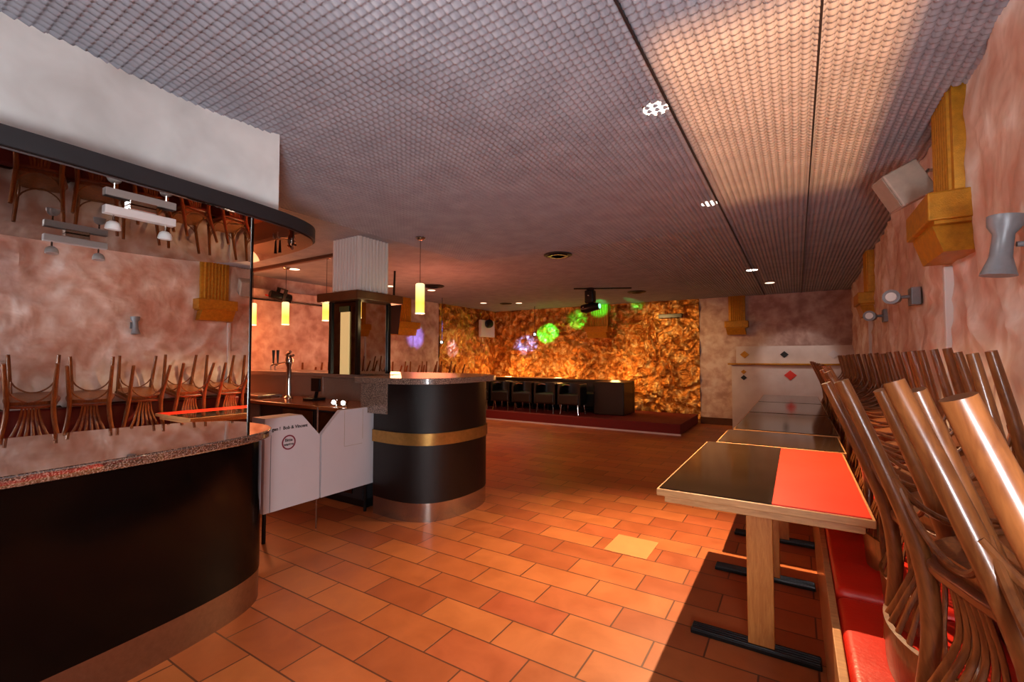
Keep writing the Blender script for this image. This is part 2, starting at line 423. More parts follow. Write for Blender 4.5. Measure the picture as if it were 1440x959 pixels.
# low wall at the end of the tables
t = thing('half_wall', (-.1, 9.8, 0), 'pale waist-high partition wall with small diamonds behind the last table', 'partition wall')
MB().box(-1.07, wx(9.8), 9.74, 9.90, 0, 1.24, .004).build('lower_panel', M['half_wall_paint'], t, rel=t.location)
MB().box(-1.00, wx(9.8), 9.86, 9.98, 1.24, 1.59, .004).build('upper_panel', M['half_wall_paint'], t, rel=t.location)
MB().box(-1.13, wx(9.8), 9.68, 9.95, 1.235, 1.265, .004).build('ledge', M['gold'], t, rel=t.location)
def diamond(x, y, z, s_, mat, tilt=0):
    MB().extr([(x-s_, y, z), (x, y, z+s_*.9), (x+s_, y, z), (x, y, z-s_*.9)], (0, -.012, 0)).build('diamond', mat, t, rel=t.location)
diamond(-.85, 9.86, 1.43, .08, M['gold']); diamond(-.19, 9.86, 1.43, .07, M['black_metal']); diamond(.56, 9.86, 1.43, .085, M['white_board'])
diamond(-.86, 9.74, 1.10, .05, M['gold']); diamond(-.86, 9.74, .99, .055, M['black_paint']); diamond(-.10, 9.74, 1.05, .10, M['table_red'])
light('half_wall_lamp', 'SPOT', (-.1, 8.6, 2.4), 30, (1, .85, .75), (0, 9.9, 1.35), spot_size=R(50), spot_blend=.6, shadow_soft_size=.03)

# ------------------------------------------------------------------ gold wall pilasters
def pilaster(loc, rotz, label, sw=.36, cw=.52, dep=1.0):
    """front faces local -Y; wall plane at y=0"""
    t = thing('wall_pilaster', loc, label, 'pilaster', 'gold half pilasters under the ceiling', (0, 0, rotz))
    b = MB(); b.box(-sw/2, sw/2, -.07*dep, .06, .27, H-1.83+.0, .004)
    n_ = 7
    for k in range(n_):
        x = -sw/2 + .03 + (sw-.06)*(k+.5)/n_
        b.tube([(x, -.07*dep, .28), (x, -.07*dep, H-1.84)], .014, 8)
    b.build('shaft', M['gold'], t, True)
    b = MB(); b.box(-cw/2, cw/2, -.20*dep, .06, .14, .27, .008)
    b.box(-cw/2+.02, cw/2-.02, -.17*dep, .06, .125, .142)
    b.extr([(-cw/2+.04, .06, 0), (-cw/2+.04, -.13*dep, .0), (-cw/2+.02, -.17*dep, .127), (-cw/2+.02, .06, .127)], (cw-.08, 0, 0))
    b.build('capital', M['gold'], t)
    return t
for y, lab in ((2.97, 'gold fluted half pilaster on the right wall nearest the camera, beside the beige loudspeaker'), (6.75, 'small gold half pilaster farther back on the right wall')):
    pilaster((wx(y)-.01, y, 1.85), PI/2*-1, lab, .34, .48, .82)
pilaster((-1.0, YF, 1.83), 0, 'gold half pilaster on the grey far wall above the partition', .30, .42, 1.2)
pilaster((-3.9, YF-.06, 1.83), 0, 'gold half pilaster in front of the gold relief wall, lit green', .45, .55, 1.2)
pilaster((XL, 6.72, 1.83), PI/2, 'gold half pilaster on the left wall behind the yellow pendant lamp', .42, .62, 1.3)
for y in (3.19, 6.98):
    tag(MB().box(wx(y)-.045, wx(y), y-.035, y+.0, .5, 1.84, .005).build('wall_strip', M['white_paint']), 'narrow white cover strip running down the plaster below the %s gold pilaster' % ('nearest' if y < 5 else 'second'), 'strip', 'white strips under pilasters')

# ------------------------------------------------------------------ left curved bar with mirror
body = [(-2.38, -.9), (-2.39, .2), (-2.41, .6), (-2.44, .9), (-2.48, 1.14), (-2.54, 1.34), (-2.63, 1.47), (-2.77, 1.54), (-2.95, 1.55)]
body = [tuple(v_) for v_ in smooth_curve([Vector(p_) for p_ in body], 5)]
# order so right-hand side offset points outward (+X): going +Y, right side is +X
def ring(d, back=-3.0): 
    o_ = offset(body, d); return o_ + [(back, o_[-1][1]), (back, o_[0][1])]
bt = thing('bar_counter', (-2.7, .6, 0), 'near curved bar counter with glossy black front and brown granite top, at left', 'bar counter')
def band(d0, d1, z0, z1):
    a = offset(body, d1); return MB().prism(a + [(-3.0, a[-1][1]), (-3.0, a[0][1])], z0, z1)
band(0, 0.004, .17, .912).build('front_panel', M['black_gloss'], bt, True, rel=bt.location)
band(0, 0.0, 0, .17).build('plinth', M['copper_plinth'], bt, True, rel=bt.location, label='brushed metal plinth')
gtop = band(0, .055, .912, .957); 
go = gtop.build('granite_top', M['granite'], bt, True, rel=bt.location, label='polished brown granite top')
bv = go.modifiers.new('bevel', 'BEVEL'); bv.width = .008; bv.segments = 3; bv.limit_method = 'ANGLE'; bv.angle_limit = R(50)
# partition carrying the mirror
mw = thing('bar_mirror', (-2.93, .3, .957), 'large wall mirror standing on the near bar counter, reflecting upturned chairs', 'mirror')
MB().box(-2.925, -2.905, -.9, 1.545, .957, 2.04).build('glass', M['mirror'], mw, rel=mw.location)
MB().box(-2.965, -2.925, -.9, 1.55, .957, 2.04).build('backing', M['black_paint'], mw, rel=mw.location)
MB().box(-2.96, -2.900, 1.543, 1.556, .957, 2.04).build('edge_strip', M['black_metal'], mw, rel=mw.location)
# soffit
sof = [(-2.12, -.9), (-2.13, .3), (-2.15, .7), (-2.17, 1.0), (-2.20, 1.27), (-2.25, 1.46), (-2.34, 1.60), (-2.50, 1.68), (-2.9, 1.73), (-4.4, 1.8)]
sof = [tuple(v_) for v_ in smooth_curve([Vector(p_) for p_ in sof], 5)]
st = thing('bar_canopy', (-2.7, .6, 2.04), 'curved canopy over the near bar, white plaster drum above a black fascia band', 'bar canopy')
MB().prism(sof + [(-4.4, -.9)], 2.05, 2.115).build('fascia', M['black_paint'], st, True, rel=st.location, label='black curved fascia band')
inn = offset(sof, -.012)
MB().prism(inn + [(-4.4, -.9)], 2.040, 2.050).build('mirrored_underside', M['mirror_top'], st, False, rel=st.location, label='mirrored underside')
dr = [(-2.38, -.9), (-2.39, .2), (-2.42, .6), (-2.46, .85), (-2.47, 1.1), (-2.45, 1.3), (-2.42, 1.43)]
dr = [tuple(v_) for v_ in smooth_curve([Vector(p_) for p_ in dr], 5)]
MB().prism(dr + [(-2.47, 1.46), (-2.75, 1.50), (-4.4, 1.52), (-4.4, -.9)], 2.112, H+.02).build('plaster_drum', M['drum_plaster'], st, True, rel=st.location, label='white plaster drum')
# spot bar hanging from the mirrored canopy
sb = thing('spot_bar', (-2.48, .83, 2.04), 'chrome two-lamp spotlight bar with white glass shades under the canopy', 'lamp')
MB().box(-.02, .02, -.13, .13, -.055, -.02, .003).build('rail', M['white_paint'], sb)
MB().box(-.03, .03, -.05, .05, -.02, -.0005, .003).build('ceiling_plate', M['chrome'], sb)
for yy in (-.095, .095):
    MB().tube([(0, yy, -.055), (0, yy, -.085)], .004, 8).build('stem', M['chrome'], sb)
    MB().lathe([(.012, 0), (.022, -.008), (.027, -.022), (.028, -.036), (.024, -.038), (.004, -.03)], 20, (0, yy, -.083), (.12, 0, 1)).build('glass_shade', M['glass_white'], sb, True)

# ------------------------------------------------------------------ flap doors between the bars
fl = thing('flap_door', (-3.25, 1.85, .25), 'left white swing panel with red ring logo between the two bars', 'swing door', 'white swing panels between the bars')
def poly_x(poly, x0, x1): return MB().extr([(x0, y, z) for y, z in poly], (x1-x0, 0, 0))
poly_x([(1.85, .25), (2.30, .25), (2.30, .75), (2.14, .93), (1.85, .93)], -3.42, -3.25).build('panel', M['white_board'], fl, rel=fl.location)
MB().box(-3.252, -3.247, 1.895, 1.899, .252, .86).build('edge_line', M['grey_plastic'], fl, rel=fl.location)
nr = 40; b = MB(); cy, cz = 2.035, .735
for k in range(nr):
    a0_, a1_ = 2*PI*k/nr, 2*PI*(k+1)/nr
    b.extr([(-3.25, cy+.055*math.cos(a0_), cz+.055*math.sin(a0_)), (-3.25, cy+.055*math.cos(a1_), cz+.055*math.sin(a1_)), (-3.25, cy+.045*math.cos(a1_), cz+.045*math.sin(a1_)), (-3.25, cy+.045*math.cos(a0_), cz+.045*math.sin(a0_))], (.002, 0, 0))
b.build('ring_logo', M['red_print'], fl, rel=fl.location, label='maroon ring logo')
def text(name, body_, size, loc, rot, mat, parent, ext=.0008, bold=0):
    cu = bpy.data.curves.new(name, 'FONT'); cu.body = body_; cu.size = size; cu.extrude = ext; cu.align_x = 'CENTER'; cu.offset = bold
    to = bpy.data.objects.new(name, cu); C.objects.link(to)
    dg = bpy.context.evaluated_depsgraph_get(); mes = bpy.data.meshes.new_from_object(to.evaluated_get(dg))
    bpy.data.objects.remove(to); o_ = bpy.data.objects.new(name, mes); C.objects.link(o_)
    mes.materials.clear(); mes.materials.append(mat); o_.location = Vector(loc) - Vector(parent.location); o_.rotation_euler = rot; o_.parent = parent
    return o_
RX = (PI/2, 0, PI/2)
text('lettering', 'gen !  Bob & Vincent', .034, (-3.249, 2.045, .835), RX, M['black_print'], fl, bold=.0008)
text('lettering', 'Bitte', .032, (-3.249, cy, .742), RX, M['black_print'], fl, bold=.0006)
text('lettering', 'warten', .027, (-3.249, cy, .712), RX, M['black_print'], fl, bold=.0008)
f2 = thing('flap_door', (-3.25, 2.32, .25), 'right white swing panel with a faint pocket outline, beside the black round bar', 'swing door', 'white swing panels between the bars')
poly_x([(2.315, .25), (2.845, .25), (2.845, .93), (2.49, .93), (2.315, .75)], -3.29, -3.25).build('panel', M['white_board'], f2, rel=f2.location)
MB().box(-3.251, -3.248, 2.53, 2.533, .62, .92).box(-3.251, -3.248, 2.53, 2.72, .62, .623).box(-3.251, -3.248, 2.72, 2.723, .66, .92).build('pocket_outline', M['beige_plastic'], f2, rel=f2.location)
MB().cyl((-3.26, 2.80, .90), (-3.245, 2.80, .90), .006, 10).build('screw', M['black_metal'], f2, rel=f2.location)
MB().cyl((-3.30, 2.31, 0), (-3.30, 2.31, .97), .006, 8).build('rod', M['steel'], f2, rel=f2.location)
MB().cyl((-3.30, 2.80, 0), (-3.30, 2.80, .25), .014, 10).build('foot_post', M['black_metal'], f2, rel=f2.location)
MB().cyl((-3.36, 1.92, 0), (-3.36, 1.92, .25), .014, 10).build('foot_post', M['black_metal'], fl, rel=fl.location)

# ------------------------------------------------------------------ round bar peninsula with gold band
nose = [(-3.20, 2.80), (-2.95, 2.785), (-2.76, 2.81), (-2.62, 2.89), (-2.54, 3.02), (-2.50, 3.20), (-2.50, 3.42), (-2.55, 3.60), (-2.66, 3.74), (-2.85, 3.84), (-3.2, 3.88), (-6.6, 3.88)]
nose = [tuple(v_) for v_ in smooth_curve([Vector(p_) for p_ in nose], 6)]
def nring(d, xcut=None):
    o_ = offset(nose, d)
    return o_
nt = thing('round_bar', (-3.0, 3.3, 0), 'rounded bar end with textured black front, gold band and steel plinth, centre left', 'bar counter')
def nb_(d, z0, z1, y_in=3.35, front=None):
    # polygon: outer curve then back along the ledge inner line; the nose is solid, the ledge behind is .55 deep
    o_ = offset(nose, d); o_ += [(-6.6, y_in), (-3.2-.0, y_in)]
    return MB().prism(o_, z0, z1)
nb_(0, .155, 1.15).build('front_panel', M['black_leather'], nt, True, rel=nt.location)
nb_(-.004, 0, .155).build('plinth', M['steel'], nt, True, rel=nt.location, label='brushed steel plinth')
def bandstrip(d, z0, z1):
    a = offset(nose, d); i = [p_ for p_ in offset(nose, d-.03)]
    sel = [k for k, p_ in enumerate(nose) if p_[0] > -4.5]
    return MB().prism([a[k] for k in sel] + [i[k] for k in reversed(sel)], z0, z1)
bandstrip(.014, .635, .735).build('gold_band', M['gold_band'], nt, True, rel=nt.location, label='gold band')
nto = [(-3.34, 2.70), (-3.0, 2.68), (-2.75, 2.70), (-2.58, 2.77), (-2.48, 2.90), (-2.44, 3.12), (-2.44, 3.42), (-2.48, 3.65), (-2.60, 3.82), (-2.85, 3.93), (-3.2, 3.96), (-6.6, 3.96)]
nto = [tuple(v_) for v_ in smooth_curve([Vector(p_) for p_ in nto], 6)]
go = MB().prism(nto + [(-6.6, 3.30), (-3.34, 3.30)], 1.15, 1.20).build('granite_top', M['grey_granite'], nt, True, rel=nt.location, label='speckled granite top')
bv = go.modifiers.new('bevel', 'BEVEL'); bv.width = .008; bv.segments = 2; bv.limit_method = 'ANGLE'; bv.angle_limit = R(50)
MB().box(-3.34, -3.01, 2.772, 3.35, .88, 1.15, .003).build('stone_riser', M['grey_granite'], nt, rel=nt.location)
MB().box(-6.6, -3.34, 3.335, 3.36, .90, 1.15).build('splashback', M['grey_granite'], nt, rel=nt.location)
# inner worktop
wt = thing('bar_worktop', (-4.8, 3.1, 0), 'low brown bar worktop with dark cupboards below, behind the white swing panels', 'worktop')
MB().box(-6.7, -3.34, 2.76, 3.335, .865, .90, .004).build('worktop', M['worktop'], wt, rel=wt.location)
MB().box(-6.7, -3.36, 2.82, 3.335, .08, .865).build('cupboard', M['black_paint'], wt, rel=wt.location)
MB().box(-5.42, -5.04, 2.805, 2.82, .66, .85, .002).build('grey_panel', M['grey_plastic'], wt, rel=wt.location)
for x in (-4.35, -3.75):
    MB().box(x-.26, x+.26, 2.808, 2.82, .12, .84, .003).build('door', M['bronze_glass'], wt, rel=wt.location)
MB().box(-6.7, -3.36, 2.86, 3.3, 0, .08).build('plinth', M['black_metal'], wt, rel=wt.location)
# beer tap
bt2 = thing('beer_tap', (-5.0, 3.12, .90), 'chrome beer tap column on the brown worktop', 'beer tap')
MB().lathe([(.05, 0), (.05, .012), (.03, .03), (.024, .2), (.028, .36), (.042, .40), (.046, .46), (.03, .50), (.005, .51)], 20).build('column', M['chrome'], bt2, True)
MB().tube([(0, 0, .43), (-.14, -.02, .40), (-.30, -.02, .39)], .012, 10).build('tap_arm', M['chrome'], bt2, True)
for dx in (-.20, -.29):
    hd = MB().tube([(dx, -.02, .40), (dx, -.02, .46), (dx, -.02, .56)], [.008, .012, .018], 10).build('tap_handle', M['black_metal'], bt2, True)
    MB().tube([(dx, -.02, .39), (dx, -.05, .37), (dx, -.05, .32)], .009, 8).build('spout', M['chrome'], hd, True)
MB().tube([(-.03, -.02, .50), (.05, -.02, .54)], .018, 8).tube([(.0, .0, .47), (.08, .0, .50)], .014, 8).build('valve', M['chrome'], bt2, True)
tag(MB().box(-5.75, -5.25, 2.9, 3.2, .90, .935, .008).build('drip_tray', M['steel']), 'shiny metal drip tray on the worktop left of the beer tap', 'tray')
# card terminal
ct = thing('card_terminal', (-4.5, 3.12, .90), 'small black till screen on a stand behind the bar', 'till')
MB().box(-.12, .07, -.08, .08, 0, .03, .008).build('base', M['black_metal'], ct)
MB().tube([(0, 0, .02), (.03, 0, .12)], .02, 10).build('neck', M['black_metal'], ct)
MB().box(-.05, .1, -.03, .0, .1, .25, .01).build('screen', M['black_metal'], ct)
# flash glints on the stone, put in as two small glowing knobs
for x in (-3.80, -3.66):
    s_ = thing('stone_glint', (x, 2.86, .90), '%s of two small glowing knobs imitating flash glints at the end of the worktop' % ('left' if x < -3.7 else 'right'), 'lamp', 'counter flash glints')
    MB().lathe([(.022, 0), (.022, .012), (.018, .03), (.03, .055), (.03, .066)], 16).build('housing', M['chrome'], s_, True)
    MB().lathe([(.022, .0), (.02, .012), (.008, .018)], 16, (0, -.024, .04), (.2, -1, .2)).build('lens', emis('stone_glint_glow', (1, .97, .92, 1), 12), s_, True)

# mirrored column
co_ = thing('mirrored_column', (-3.94, 3.26, 1.20), 'square mirrored column with white fluted head standing on the bar', 'column')
x0, x1, yy0, yy1 = -4.16, -3.74, 3.06, 3.46
b = MB(); b.box(x0+.01, x1-.01, yy0+.01, yy1-.01, 2.04, H)
for k in range(9):
    x = x0 + .025 + (x1-x0-.05)*k/8; b.tube([(x, yy0+.01, 2.045), (x, yy0+.01, H-.005)], .019, 8)
    y = yy0 + .025 + (yy1-yy0-.05)*k/8; b.tube([(x1-.01, y, 2.045), (x1-.01, y, H-.005)], .019, 8); b.tube([(x0+.01, y, 2.045), (x0+.01, y, H-.005)], .019, 8)
b.build('fluted_head', M['white_paint'], co_, True, rel=co_.location, label='white fluted head')
MB().box(x0-.12, x1+.10, yy0-.10, yy1+.12, 1.95, 2.04, .01).build('cap_plate', M['dark_wood'], co_, rel=co_.location, label='brown square plate')
MB().box(x0+.01, x1-.01, yy0+.01, yy1-.01, 1.20, 1.95).build('core', M['black_paint'], co_, rel=co_.location)
MB().box(x0+.02, x1-.02, yy0, yy0+.01, 1.20, 1.95).build('mirror_panel', M['bronze_glass'], co_, rel=co_.location, label='smoked mirror panel')
MB().box(x1-.01, x1, yy0+.03, yy1-.03, 1.20, 1.95).build('mirror_panel', M['mirror_column'], co_, rel=co_.location)
for (cx, cy_) in ((x0, yy0), (x1, yy0), (x0, yy1), (x1, yy1)):
    MB().box(cx-.02, cx+.02, cy_-.02, cy_+.02, 1.20, 1.95, .003).build('corner_post', M['black_metal'], co_, rel=co_.location)
MB().box(-4.0, -3.86, yy0-.012, yy0-.002, 1.20, 1.84, .002).build('cream_panel', M['cream_glow'], co_, rel=co_.location, label='cream strip')  # narrow cream board with a weak emission of its own
MB().box(-4.02, -3.87, yy0-.014, yy0-.002, 1.845, 1.90, .004).build('green_label', flat('dark_green_label', srgb(60, 74, 40), .5), co_, rel=co_.location, label='dark green strip')

# pendant lamps
def pendant(x, y, label, zc_=1.975, h=.31, r=.046):
    t = thing('pendant_lamp', (x, y, H-.01), label, 'pendant lamp', 'yellow glass pendant lamps over the bar')
    MB().lathe([(.05, 0), (.05, -.012), (.03, -.03), (.004, -.034)], 20).build('canopy', M['steel'], t, True)
    z = zc_ - (H-.01)
    MB().cyl((0, 0, -.03), (0, 0, z+h/2), .003, 6).build('cord', M['black_metal'], t)
    sh = MB().lathe([(r*.9, -h/2), (r, -h/2+.01), (r, h/2-.01), (r*.8, h/2)], 24, (0, 0, z)).build('glass_shade', M['lamp_glow'], t, True)
    MB().lathe([(r+.002, -h/2-.001), (r+.002, -h/2+.008)], 24, (0, 0, z)).build('rim', emis('pendant_rim', (1, .9, .6, 1), 1.3), sh, True)
    light('pendant_bulb_light', 'POINT', (x, y, zc_-.22), 2.2, (1, .68, .3), shadow_soft_size=.04)
pendant(-3.26, 3.44, 'yellow cylinder pendant lamp hanging alone right of the mirrored column')
pendant(-4.86, 3.5, 'yellow cylinder pendant lamp just left of the mirrored column', zc_=1.975)
pendant(-5.91, 3.62, 'yellow cylinder pendant lamp in front of the orange-lit wall, below the black projector', zc_=1.975)
pendant(-6.45, 3.47, 'yellow cylinder pendant lamp partly hidden by the mirror edge', zc_=1.98)
# rail along the ceiling over the bar
MBr = MB().box(-6.9, -3.9, 3.42, 3.47, H-.05, H-.01, .003).build('ceiling_rail', M['dark_wood'])
tag(MBr, 'dark wooden rail along the ceiling above the bar', 'rail')
# left wall ledge with cable bar, spotlight
tag(MB().box(XL, XL+.14, 3.0, 6.2, 2.26, 2.40, .005).build('wall_ledge', M['pink_plaster_far']), 'shallow plaster ledge high on the orange-lit left wall', 'ledge')
tag(MB().cyl((XL+.16, 3.0, 2.24), (XL+.16, 5.6, 2.24), .014, 8).build('wall_rail', M['black_metal']), 'thin black bar under the ledge on the left wall', 'rail')
ps = thing('stage_spotlight', (-6.6, 3.95, 2.24), 'black spotlight clamped to the bar on the left wall above a pendant lamp', 'spotlight', rot=(0, R(18), R(10)))
MB().lathe([(.05, -.16), (.06, -.15), (.06, .02), (.075, .04), (.075, .14), (.06, .15)], 20, (0, 0, .05), (.35, 1, -.1)).build('body', M['black_metal'], ps, True)
MB().box(-.08, -.07, -.03, .03, .0, .18).box(.07, .08, -.03, .03, .0, .18).box(-.08, .08, -.03, .03, .17, .18).box(-.16, -.07, -.02, .02, -.02, .02).build('yoke', M['black_metal'], ps)
MB().lathe([(.03, 0), (.03, .02)], 12, (-.1, -.15, .02)).build('knob', M['red_leather'], ps)
tv = thing('tv_screen', (-4.9, 4.6, 1.71), 'flat black screen hung edge-on behind the mirrored column', 'television')
MB().box(-.03, .03, -.10, .10, 0, .43, .005, mat=Matrix.Rotation(R(8), 4, 'Y')).build('screen', flat('matt_black_screen', srgb(12, 11, 12), .8, spec=.1), tv)
MB().cyl((.03, 0, .4), (.05, 0, .90), .015, 8).build('ceiling_bracket', M['black_metal'], tv)

# ------------------------------------------------------------------ stage
sx0, sx1, sy0 = XL+.10, -1.75, 8.36
sg = thing('stage_platform', (-4.3, 9.3, 0), 'low red carpeted stage along the gold relief wall', 'stage')
MB().box(sx0, sx1, sy0, YF-.13, .02, .20, .006).build('platform', M['red_carpet'], sg, rel=sg.location)
MB().box(sx0, sx1+.01, sy0-.012, sy0+.01, 0, .03).build('white_trim', M['white_paint'], sg, rel=sg.location)
bq = thing('stage_banquette', (-4.9, 9.6, .2), 'long black banquette on the stage against the gold wall', 'bench')
MB().box(XL+.1, -2.95, 9.55, 9.70, .2, .88, .02).build('backrest', M['black_leather'], bq, rel=bq.location)
MB().box(XL+.1, -3.6, 9.05, 9.55, .32, .62, .03).build('seat', M['black_leather'], bq, rel=bq.location)
MB().box(-3.6, -2.95, 8.95, 9.56, .2, .87, .02).build('end_block', M['black_leather'], bq, rel=bq.location)
MB().box(XL+.1, -4.6, 9.50, 9.72, .88, .90, .004).build('top_rail', M['edge_wood'], bq, rel=bq.location, label='pale top rail')
for k in range(8):
    MB().box(XL+.15+.4*k, XL+.20+.4*k, 9.08, 9.13, .2, .32).build('foot', M['black_metal'], bq, rel=bq.location)
def arm_chair():
    t = thing('tub_chair', (0, 0, 0), '', 'chair', 'black tub chairs on the stage')
    MB().box(-.23, .23, -.22, .20, .2, .42, .03).build('seat', M['black_leather'], t)
    b = MB(); pts = [(-.25, -.2), (-.26, .1), (-.16, .25), (.16, .25), (.26, .1), (.25, -.2)]
    c_ = [tuple(v_) for v_ in smooth_curve([Vector(p_) for p_ in pts], 5)]; o_ = offset(c_, .045)
    b.prism(c_ + o_[::-1], .2, .63); bo = b.build('backrest', M['black_leather'], t, True)
    MB().tube([(-.12, -.235, .60), (-.04, -.245, .62), (.05, -.24, .61)], .012, 8).build('chrome_grip', M['chrome'], t, True, label='chrome grip')
    for sx in (-.2, .2):
        for sy in (-.18, .18): MB().cyl((sx, sy, 0), (sx*.9, sy*.9, .2), .014, 8).build('leg', M['chrome'], t)
    return t
ac = arm_chair()
for k in range(5):
    x = -6.2 + .56*k
    c_ = ac if k == 0 else dup(ac)
    c_.location = (x, 8.72, .202)
    c_['label'] = 'black tub chair on the red stage, %s from the round bar' % ['first', 'second', 'third', 'fourth', 'fifth'][k]
# disco moving head, lasers, vents
mh = thing('moving_head', (-3.1, 7.6, H-.01), 'black disco moving head hanging from the ceiling before the gold wall', 'stage light')
MB().cyl((0, 0, 0), (0, 0, -.05), .07, 16).build('ceiling_plate', M['black_metal'], mh)
MB().box(-.08, .08, -.08, .08, -.27, -.04, .02).build('base', M['black_metal'], mh)
MB().tube([(-.16, 0, -.36), (-.08, 0, -.36), (.05, 0, -.34), (.17, 0, -.33)], [(.07), (.085), (.075), (.06)], 16).build('head', M['black_metal'], mh, True)
MB().lathe([(.045, 0), (.04, .02)], 16, (.165, 0, -.33), (1, 0, 0)).build('lens', emis('green_lens', (.3, 1, .5, 1), 2), mh)
MB().lathe([(.02, 0), (.01, .02)], 12, (-.10, -.08, -.35), (0, -1, 0)).lathe([(.02, 0), (.01, .02)], 12, (0, -.08, -.14), (0, -1, 0)).build('glint_cap', M['chrome'], mh)
def disco(x, y, z, lab, em):
    t = thing('laser_spot', (x, y, z), lab, 'stage light', 'small disco laser lamps')
    MB().lathe([(.03, -.05), (.035, -.04), (.035, .03), (.02, .05)], 16, (0, 0, 0), (.5, -1, 0)).build('body', M['black_metal'], t, True)
    MB().lathe([(.024, .048), (.01, .056)], 14, (0, 0, 0), (.5, -1, 0)).build('lens', emis('laser_lens', em, 9), t)
    MB().cyl((0, 0, .03), (0, 0, H-z-.01), .006, 8).build('rod', M['black_metal'], t)
disco(-6.2, 7.2, 1.69, 'small lit laser lamp hung before the left gold corner', (.8, .9, 1, 1))
disco(-5.35, 9.6, 1.93, 'small lit laser lamp in front of the green patch on the gold wall', (.7, 1, .8, 1))
def vent(x, y, lab, r=.17):
    t = thing('ceiling_vent', (x, y, H-.012), lab, 'ceiling vent', 'dark ceiling vents')
    MB().lathe([(r, 0), (r, -.008), (r*.9, -.016), (r*.8, -.012)], 24).build('frame', M['black_paint'], t)
    b = MB()
    for q_ in (.25, .45, .65): b.lathe([(r*q_, -.012), (r*q_+.012, -.022), (r*q_+.006, -.024)], 24)
    b.build('louvre', M['black_metal'], t)
vent(-2.41, 4.9, 'round dark ceiling vent between the round bar and the tables'); vent(-2.52, 8.45, 'small dark ceiling vent right of the moving head'); vent(-5.6, 8.7, 'dark ceiling vent between two downlights over the stage', .14)
vent(-5.3, 5.9, 'dark ceiling vent behind the lone pendant lamp', .2)
MBc = MB().tube([(-3.35, 7.45, H-.02), (-3.0, 7.5, H-.04), (-2.7, 7.7, H-.03), (-2.45, 7.9, H-.02)], .012, 8).build('ceiling_cable', M['black_metal'])
tag(MBc, 'black cable running over the ceiling beside the moving head', 'cable')
def down(x, y, lab, r, mat, grp='ceiling downlights'):
    t = thing('downlight', (x, y, H-.004), lab, 'ceiling light', grp)
    MB().lathe([(r, .0), (r, -.006), (r*.5, -.006)], 24).build('diffuser', mat, t)
    MB().lathe([(r*1.18, .0), (r*1.18, -.003), (r, -.003)], 24).build('ring', M['chrome'], t)
down(-.57, 2.27, 'brightest ceiling downlight, nearest the camera', .062, M['down_glow'])
down(-.57, 3.92, 'second bright ceiling downlight along the dark seam', .06, M['down_glow'])
down(-.51, 7.24, 'third ceiling downlight, towards the half wall', .075, M['down_glow'])
for (x, y, lab) in ((-5.94, 5.52, 'dim downlight just right of the mirrored column'), (-5.66, 6.27, 'dim downlight behind the lone pendant lamp'), (-5.99, 8.37, 'downlight at the left end of the stage ceiling'), (-5.31, 8.8, 'downlight over the stage right of a dark vent'), (-5.93, 3.75, 'small downlight above the black wall spotlight'), (-4.91, 3.75, 'small downlight left of the fluted column head'), (-.35, 8.6, 'farthest faint downlight near the grey far wall')):
    t = thing('downlight', (x, y, zc-.001), lab, 'ceiling light', 'ceiling downlights')
    r = .07
    MB().lathe([(r, .0), (r, -.006), (r*.5, -.006)], 24).build('diffuser', M['down_glow_dim'], t)
    MB().lathe([(r*1.18, .0), (r*1.18, -.004), (r, -.004)], 24).build('ring', M['chrome'], t)
tg = MB().box(-2.52, -2.03, YF-.18, YF-.08, 2.22, 2.31, .01).build('wall_box', M['black_metal']); tag(tg, 'small black box lamp high on the gold wall at right', 'box')
wb = thing('corner_speaker', (-6.72, 9.6, 2.0), 'white panel with a round black spotlight in the gold corner', 'loudspeaker')
MB().box(-.08, 0, -.30, .30, -.10, .33, .01).build('panel', M['white_paint'], wb)
MB().lathe([(.09, 0), (.11, .02), (.11, .10), (.07, .12)], 20, (0.0, -.02, .24), (1, -.5, 0)).build('spotlight', M['black_metal'], wb, True)

# ------------------------------------------------------------------ right wall fittings
def wall_spot(y, z, lab, s_=1.0):
    t = thing('wall_spot', (wx(y)-.03, y, z), lab, 'wall lamp', 'grey wall spots')
    MB().box(-.02, .03, -.06*s_, .06*s_, -.06*s_, .06*s_, .004).build('wall_plate', M['grey_plastic'], t)
    MB().cyl((-.02, 0, 0), (-.07*s_, .0, 0), .012, 10).build('arm', M['grey_plastic'], t)
    hd = MB().lathe([(.030*s_, -.06), (.044*s_, -.05), (.044*s_, .05), (.050*s_, .06), (.04*s_, .062)], 20, (-.11*s_, .0, 0), (-.3, -1, .0)).build('head', M['grey_plastic'], t, True)
    MB().lathe([(.036*s_, .05), (.03*s_, .066)], 16, (-.11*s_, .0, 0), (-.3, -1, .0)).build('lens', M['glass_white'], hd)
wall_spot(4.1, 1.79, 'grey round wall spot on a square plate, nearer of the two small ones', 1.0)
wall_spot(5.55, 1.77, 'grey round wall spot under the farther gold pilaster', 1.0)
wl = thing('up_down_lamp', (wx(2.2)-.02, 2.12, 1.74), 'grey metal up-and-down wall lamp cut by the right edge of the photo', 'wall lamp')
wl.scale = (.74,)*3
MB().box(-.015, .02, -.04, .04, -.05, .05, .004).build('wall_plate', M['grey_plastic'], wl)
MB().cyl((-.01, 0, 0), (-.05, 0, 0), .012, 10).build('arm', M['grey_plastic'], wl)
MB().lathe([(.062, -.135), (.058, -.12), (.038, -.05), (.036, .05), (.058, .085), (.062, .13), (.05, .132), (.045, .11)], 24, (-.095, 0, 0), (.12, 0, 1)).build('body', M['grey_plastic'], wl, True)
MB().lathe([(.045, .11), (.02, .118)], 18, (-.095, 0, 0), (.12, 0, 1)).build('lens', M['glass_white'], wl)
sp = thing('wall_speaker', (.535, 3.30, 2.33), 'beige box loudspeaker tilted on a bracket beside the near gold pilaster', 'loudspeaker', rot=(R(0), R(-28), R(14)))
